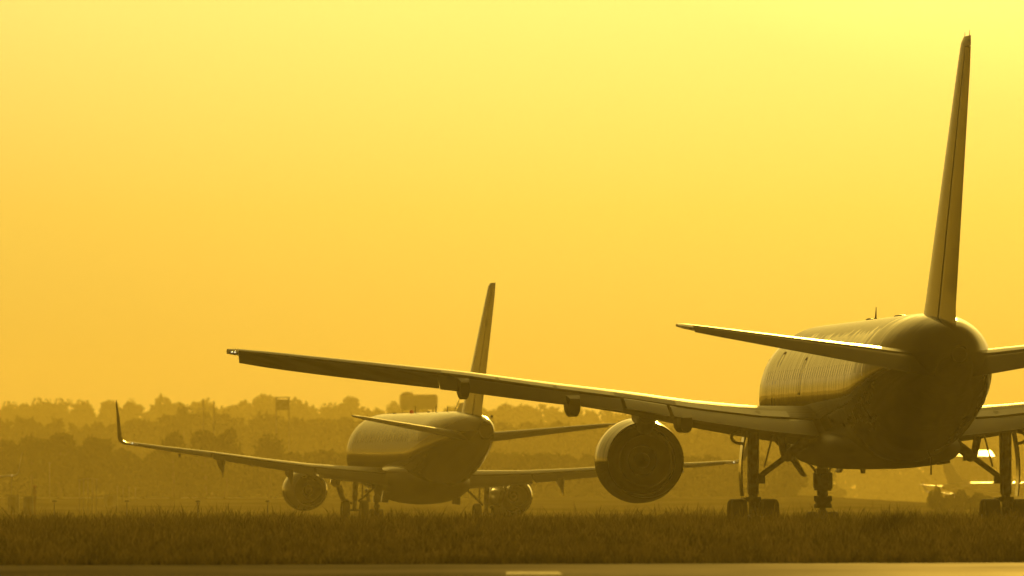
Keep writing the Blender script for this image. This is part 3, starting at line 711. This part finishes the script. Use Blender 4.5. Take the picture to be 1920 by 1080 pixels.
def wood(name,D,prof,step,wr,label,xlo,xhi,nl=420,dj=30,size=.75):
    # one far-off wood reading as a mass: a row of overlapping crowns following the skyline
    s=F/D; Ps=[]; x=xlo
    while x<xhi:
        yt_=float(np.interp(x,[p[0] for p in prof],[p[1] for p in prof]))+rng.uniform(-3,7)
        X=(x-960)/s; gz=ground_z(X,D); top=CAMH+(HZ-yt_)/s; H=top-gz; w=rng.uniform(*wr)/s
        P=crown_points(w,H*1.0,0,int(nl*2.2),22); P[:,2]=(P[:,2]-.12*H)*1.0; P[:,2]=np.maximum(P[:,2],rng.uniform(0,1.2,len(P))); P[:,2]*=H/P[:,2].max(); 
        P[:,0]+=X; P[:,1]+=D+rng.uniform(-dj,dj); P[:,2]+=gz; Ps.append(P); x+=step*rng.uniform(.7,1.3)
    me=leaves_mesh(name,np.concatenate(Ps),size); o=bpy.data.objects.new(name,me); COL.objects.link(o); tag(o,label,'woods',kind='stuff')
wood('distant_wood',D_R+40,[(-9000,735),(-400,755),(0,762),(140,760),(205,764),(262,762),(300,752),(406,765),(430,757),(500,752),(600,762),(650,760),(690,768),(735,764),(850,768),(1000,758),(1130,768),(1400,772),(1650,778),(2300,780),(5000,770)],24,(50,90),'pale hazy wood along the far ridge',-6000,3200,520,size=.9)
wood('distant_wood',D_M+30,[(-9000,790),(0,785),(150,792),(230,796),(260,790),(300,800),(345,776),(400,772),(425,782),(470,790),(505,778),(560,788),(700,792),(900,792),(1200,796),(1500,815),(2000,820)],26,(60,100),'hazy wood at middle distance below the ridge',-300,1560,380)
wood('distant_wood',D_N+30,[(-9000,840),(0,830),(60,822),(110,820),(140,826),(200,828),(240,846),(300,850),(500,852),(560,846),(700,846),(1500,860)],28,(60,90),'nearest dark hazy wood behind the airfield',-200,1480,380,size=.5)

# bushes under the big airliner, right side
for px,yt_,w,lab in ((1757,912,30,'dark rounded bush under the big airliner, leftmost and tallest of the clump'),(1779,928,40,'low bush squeezed between the tallest bush and the wide one'),(1801,919,42,'wide dark bush just right of the tallest bush, below the distant jet'),(1838,924,52,'low bush partly behind the right main gear')):
    s=F/1150; e=empty('bush',((px-960)/s,1150,0)); tag(e,lab,'bush',group='bushes on the field')
    hh=CAMH+(HZ-yt_)/s
    c=bpy.data.objects.new('foliage',protos[0][0]); st=bpy.data.objects.new('stem',protos[0][1])
    for o in (c,st): COL.objects.link(o); o.parent=e
    c.scale=(w/s*1.35,w/s*1.35,hh*1.35); c.location=(0,0,-hh*.35); c.rotation_euler[2]=px; st.scale=(w/s,w/s,hh*.7); st.location=(0,0,0)

# ================================================================== small distant things
mst=mat('weathered_steel',(.16,.16,.16),.55,.4); noise_col(mst,(.1,.1,.1),(.22,.21,.2),2)
mconc=mat('pale_tank_paint',(.3,.3,.28),.6); noise_col(mconc,(.22,.22,.2),(.36,.35,.33),.6)
def W(px,D): return (px-960)*D/F
def Z(y,D): return CAMH+(HZ-y)*D/F
# pair of power poles with a crossbar
D=1980
for px,yt_,lab in ((381,748,'left tall pole of the two power poles joined by crossbars'),(401,752,'right pole of the two power poles, shorter, before the skyline dip')):
    e=empty('power_pole',(W(px,D),D,ground_z(0,D))); tag(e,lab,'power pole',group='power poles in front of the ridge'); g=ground_z(0,D)
    p=MB().tube([(0,0,0),(0,0,Z(yt_,D)-g)],[.2,.11],10).build('pole',mst,e)
    MB().box((-.1,0,Z(767,D)-g),(1.1,.12,.12)).build('crossarm',mst,e)
    MB().tube([(-.5,0,Z(767,D)-g+.06),(-.5,0,Z(767,D)-g+.3)],[.05,.04],6).tube([(.35,0,Z(767,D)-g+.06),(.35,0,Z(767,D)-g+.3)],[.05,.04],6).build('insulator',mst,e)
# framed tower with a panel between two legs
D=1990; g=ground_z(0,D); e=empty('signal_tower',(W(530,D),D,g)); tag(e,'tall framed tower with a solid square panel between two legs, rising to the skyline','tower')
hw=12*D/F
for q in (-1,1): MB().tube([(q*hw,0,0),(q*hw,0,Z(745,D)-g)],.11,8).build('leg',mst,e)
MB().box((0,0,Z(759,D)-g),(hw*2-.1,.25,(769-749)*D/F)).build('panel',mst,e)
MB().box((0,0,Z(745.5,D)-g),(hw*2+.3,.2,.14)).build('top_rail',mst,e)
# boxy tank on legs
D=2350; g=ground_z(0,D); e=empty('water_tank',(W(785,D),D,g)); tag(e,'big boxy hazy tank standing above the treeline behind the small jet','water tank')
rings=[]; hw=35.5*D/F; z0,z1=Z(768,D)-g,Z(740,D)-g
for z,k in ((z0,.93),(z0+.25,.985),(z0+.6,1),(z1-.4,1),(z1-.12,.985),(z1,.95)):
    rings.append([(hw*k*math.copysign(abs(math.cos(a))**.25,math.cos(a)), 2.5*k*math.copysign(abs(math.sin(a))**.25,math.sin(a)), z) for a in [i*math.tau/32 for i in range(32)]])
t_=MB().loft(rings).build('tank',mconc,e)
MB().sphere((-1.7,0,z1),(.9,.9,.42)).tube([(-1.05,0,z1),(-1.0,0,z1+.45)],.06,6).build('hatch',mconc,t_)
for x in (-2.4,-.2,2.2): MB().tube([(x,0,0),(x,0,z0+.1)],.2,8).build('leg',mst,e)
# approach-light masts, thin, in a row
D=1240
for i,(px,yt_) in enumerate(((149,900),(157,898),(165,897),(173,897),(181,898))):
    o=MB().tube([(0,0,0),(0,0,Z(yt_,D))],[.05,.035],8).box((0,0,Z(yt_,D)),(.3,.08,.06)).build('light_mast',mst); o.location=(W(px,D),D,0)
    tag(o,'thin grey mast, one of five evenly spaced in a row left of the grey cabinet','mast',group='row of five thin masts')
D=1500
for px,yt_ in ((220,912),(231,914),(242,914),(254,915)):
    g=ground_z(0,D); o=MB().tube([(0,0,0),(0,0,Z(yt_,D)-g)],[.05,.035],8).box((0,0,Z(yt_,D)-g),(.28,.08,.06)).build('light_mast',mst); o.location=(W(px,D),D,g)
    tag(o,'very faint thin mast, one of four in a row right of the grey cabinet','mast',group='row of four faint masts')
D=1500; o=MB().tube([(0,0,0),(0,0,Z(868,D)-.9)],[.06,.04],8).box((0,0,Z(868,D)-.9),(.3,.1,.1)).build('lamp_pole',mst); o.location=(W(93,D),D,.9); tag(o,'single tall faint pole left of the row of five masts','pole')
D=1200; o=MB().tube([(0,0,0),(0,0,Z(893,D))],[.06,.045],8).box((0,0,.2),(.4,.4,.4)).build('lamp_pole',mst); o.location=(W(21.5,D),D,0); tag(o,'dark thin pole directly below the glinting wing tip at the left edge','pole')
mcab=mat('grey_cabinet_paint',(.2,.2,.2),.5)
def cabinet(px,y0,y1,wpx,D,label,name='equipment_cabinet'):
    s=F/D; zt=Z(y0,D); x=W(px,D); g=ground_z(x,D); e=empty(name,(x,D,g)); tag(e,label,'cabinet'); hh=max(.5,zt-g)
    b=MB().box((0,0,hh/2),(wpx/s,1.0,hh)).build('body',mcab,e); MB().box((0,0,hh+.04),(wpx/s+.1,1.1,.07)).build('roof',mst,e)
    MB().box((0,-.515,hh*.5),(wpx/s*.4,.02,hh*.8)).build('door',mst,b)
    return e
cabinet(207,928,940,26,1400,'long low grey cabinet standing in the far field, right of the five masts')
cabinet(53,932,948,18,1100,'small dark grey hut near the left edge beside the red marker post')
D=1100; o=MB().tube([(0,0,0),(0,0,Z(913,D))],.1,8).box((0,0,Z(925,D)),(.3,.3,.5)).sphere((0,0,Z(913,D)),.14).build('marker_post',MT['red2']); o.location=(W(65,D),D,0); tag(o,'dull red marker post beside the small dark hut','marker post')
D=1100; e=cabinet(25,929,948,22,1180,'faint rounded shed at the base of the left edge pole','equipment_shed')
# taxiway edge lights on short stems
for px,lab in ((102,'taxiway edge light on the field below the five masts, first from the left'),(238,'taxiway edge light on the field below the winglet base, second from the left'),(371,'taxiway edge light on the field, third from the left, below the power poles'),(502,'taxiway edge light on the field just left of the small jet engine')):
    D=700; zt=Z(938.5,D); e=empty('taxiway_light',(W(px,D),D,0)); tag(e,lab,'taxiway light',group='taxiway edge lights')
    MB().tube([(0,0,0),(0,0,zt-.1)],.025,8).build('stem',mst,e); MB().sphere((0,0,zt-.03),(.12,.12,.05)).build('lens',MT['lip'],e)
# invented building far right, its metal roof pitched to give a sun glint
D=2560; e=empty('glint_building',(W(1826,D),D,0)); tag(e,'made-up far building with a metal roof pitched to glint below the right wing','glint_building')
hw=3.15; hh=Z(855,D); MB().box((0,10,hh/2),(hw*2,19.8,hh)).build('wall',mconc,e)
rings=[]
for i in range(9):
    x=-hw-.2+(2*hw+.4)*i/8; dip=.05*((i/8-.5)*2)**2
    rings.append([(x,-.3,hh-.25),(x,-.3,hh-dip),(x,20,hh+.974-dip),(x,20.2,hh+.4)])
mroof=mat('bright_metal_roof',(.75,.73,.66),.16,1); MB().loft(rings,closed=True).build('roof',mroof,e,60)
MB().box((0,-.03,hh*.4),(4.6,.06,hh*.8)).build('door',mst,e)
# invented trailer behind the right main gear, its top sloped for the glare
D=980
e=empty('glint_trailer',(W(1925,D),D,0)); tag(e,'made-up low trailer, top sloped to catch the sun, behind the right main wheels','trailer')
mvan=mat('shiny_vehicle_paint',(.55,.55,.55),.2,0,1,.05)
rings=[]
for y,h,w in ((-3.2,.5,.85),(-3.15,.66,.9),(-1.5,.745,.9),(0,.82,.9),(1.5,.895,.9),(3.1,.97,.88),(3.2,.7,.8)):
    rings.append([(w*math.copysign(abs(math.cos(a))**.5,math.cos(a)),y,.3+(h-.3)*(.5+.5*math.copysign(abs(math.sin(a))**.5,math.sin(a)))) for a in [i*math.tau/20 for i in range(20)]])
b_=MB().loft(rings).build('body',mvan,e,50)
MB().box((0,-3.19,.55),(1.5,.03,.12)).build('rear_panel',MT['glass'],b_)
for x in (-.72,.72):
    for y in (-1.3,1.3): 
        o=wheel(x,y,.3,.2).build('wheel',[MT['tyre'],MT['steel']],e)

# ================================================================== haze
HS=.000185
mh=bpy.data.materials.new('haze_air'); mh.use_nodes=True; nt=mh.node_tree; nt.nodes.clear(); out=nt.nodes.new('ShaderNodeOutputMaterial'); pv=nt.nodes.new('ShaderNodeVolumePrincipled')
pv.inputs['Density'].default_value=HS; pv.inputs['Color'].default_value=(.97,.82,.33,1); pv.inputs['Anisotropy'].default_value=.45
nt.links.new(pv.outputs[0],out.inputs['Volume'])
o=MB().box((0,1700,14.5),(3400,3600,33)).build('haze',mh); tag(o,kind='stuff')

# ================================================================== light
AZ,EL=R(2.4),R(5.3)
sd=Vector((math.sin(AZ)*math.cos(EL), math.cos(AZ)*math.cos(EL), math.sin(EL)))
sl=bpy.data.lights.new('sun','SUN'); sl.energy=3.0; sl.angle=R(.5); sl.color=(1,.62,.09)
so=bpy.data.objects.new('sun',sl); COL.objects.link(so); so.rotation_euler=sd.to_track_quat('Z','Y').to_euler()
w=bpy.data.worlds.new('World'); S.world=w; w.use_nodes=True; nt=w.node_tree; nt.nodes.clear()
out=nt.nodes.new('ShaderNodeOutputWorld'); bg=nt.nodes.new('ShaderNodeBackground'); nt.links.new(bg.outputs[0],out.inputs[0])
tc=nt.nodes.new('ShaderNodeTexCoord'); nrm=nt.nodes.new('ShaderNodeVectorMath'); nrm.operation='NORMALIZE'; nt.links.new(tc.outputs['Generated'],nrm.inputs[0])
cr_=nt.nodes.new('ShaderNodeVectorMath'); cr_.operation='DISTANCE'; cr_.inputs[1].default_value=sd; nt.links.new(nrm.outputs[0],cr_.inputs[0])   # chord length ~ angle
sep=nt.nodes.new('ShaderNodeSeparateXYZ'); nt.links.new(nrm.outputs[0],sep.inputs[0])
def curve(src,pts,lo,hi):
    mr_=nt.nodes.new('ShaderNodeMapRange'); mr_.inputs[1].default_value=lo; mr_.inputs[2].default_value=hi; nt.links.new(src,mr_.inputs[0])
    fc=nt.nodes.new('ShaderNodeFloatCurve'); c=fc.mapping.curves[0]
    for i,(x,y) in enumerate(pts):
        if i<2: c.points[i].location=(x,y)
        else: c.points.new(x,y)
    fc.mapping.update(); nt.links.new(mr_.outputs[0],fc.inputs['Value']); return fc.outputs[0]
def ramp(src,pts,lo,hi):
    mr_=nt.nodes.new('ShaderNodeMapRange'); mr_.inputs[1].default_value=lo; mr_.inputs[2].default_value=hi; nt.links.new(src,mr_.inputs[0])
    r=nt.nodes.new('ShaderNodeValToRGB'); e=r.color_ramp.elements; r.color_ramp.interpolation='B_SPLINE' if False else 'LINEAR'
    while len(e)<len(pts): e.new(.5)
    for i,(x,c) in enumerate(pts): e[i].position=x; e[i].color=(c,c,c,1) if not isinstance(c,tuple) else (*c,1)
    nt.links.new(mr_.outputs[0],r.inputs[0]); return r.outputs[0]
# aureole around the sun, chord 0..0.2 (11 degrees) then falling off slowly
a1=ramp(cr_.outputs['Value'],[(0,3.2),(.1,2.2),(.2,1.55),(.34,.93),(.40,.87),(.455,.80),(.52,.71),(.61,.63),(.8,.52),(1,.44)],0,.2)
a2=ramp(cr_.outputs['Value'],[(0,.44),(.03,.24),(.075,.075),(.16,.025),(.5,.01),(1,.007)],.2,2)
lt=nt.nodes.new('ShaderNodeMath'); lt.operation='GREATER_THAN'; lt.inputs[1].default_value=.2; nt.links.new(cr_.outputs['Value'],lt.inputs[0])
mxa=nt.nodes.new('ShaderNodeMix'); mxa.data_type='RGBA'; nt.links.new(lt.outputs[0],mxa.inputs[0]); nt.links.new(a1,mxa.inputs[6]); nt.links.new(a2,mxa.inputs[7])
# colour and extinction with elevation (z = sin elevation, 0..4 degrees)
el=ramp(sep.outputs['Z'],[(0,(1.00,.56,.05)),(.1,(1.14,.67,.088)),(.265,(1.35,.88,.125)),(.45,(1.6,1.10,.25)),(1,(1.6,1.1,.2))],0,.07)
mm=nt.nodes.new('ShaderNodeMix'); mm.data_type='RGBA'; mm.blend_type='MULTIPLY'; mm.inputs[0].default_value=1; nt.links.new(mxa.outputs[2],mm.inputs[6]); nt.links.new(el,mm.inputs[7])
sky=nt.nodes.new('ShaderNodeTexSky'); sky.sky_type='NISHITA'; sky.sun_disc=False; sky.sun_elevation=EL; sky.sun_rotation=AZ; sky.dust_density=6; sky.air_density=2
st=nt.nodes.new('ShaderNodeMix'); st.data_type='RGBA'; st.blend_type='MULTIPLY'; st.inputs[0].default_value=1; st.inputs[7].default_value=(.05*.03,.05*.022,.05*.006,1); nt.links.new(sky.outputs[0],st.inputs[6])
ad=nt.nodes.new('ShaderNodeMix'); ad.data_type='RGBA'; ad.blend_type='ADD'; ad.inputs[0].default_value=1; nt.links.new(mm.outputs[2],ad.inputs[6]); nt.links.new(st.outputs[2],ad.inputs[7])
nt.links.new(ad.outputs[2],bg.inputs[0]); bg.inputs[1].default_value=1.0

# ================================================================== camera
cam=bpy.data.cameras.new('camera'); cam.sensor_width=36; cam.lens=36*F/1920; cam.clip_start=1; cam.clip_end=20000
co=bpy.data.objects.new('camera',cam); COL.objects.link(co); co.location=(0,0,CAMH)
co.rotation_euler=(R(90)+math.atan((HZ-540)/F),0,0)
cam.dof.use_dof=True; cam.dof.focus_distance=455; cam.dof.aperture_fstop=6.3
S.camera=co
S.view_settings.view_transform='Standard'; S.view_settings.look='None'; S.view_settings.exposure=0; S.view_settings.gamma=1
S.render.engine='CYCLES'; c=S.cycles
c.use_denoising=True
try: c.denoiser='OPENIMAGEDENOISE'
except Exception: pass
c.max_bounces=8; c.diffuse_bounces=3; c.glossy_bounces=4; c.transmission_bounces=4; c.volume_bounces=0; c.transparent_max_bounces=8
c.sample_clamp_indirect=6; c.use_adaptive_sampling=True; c.adaptive_threshold=.01
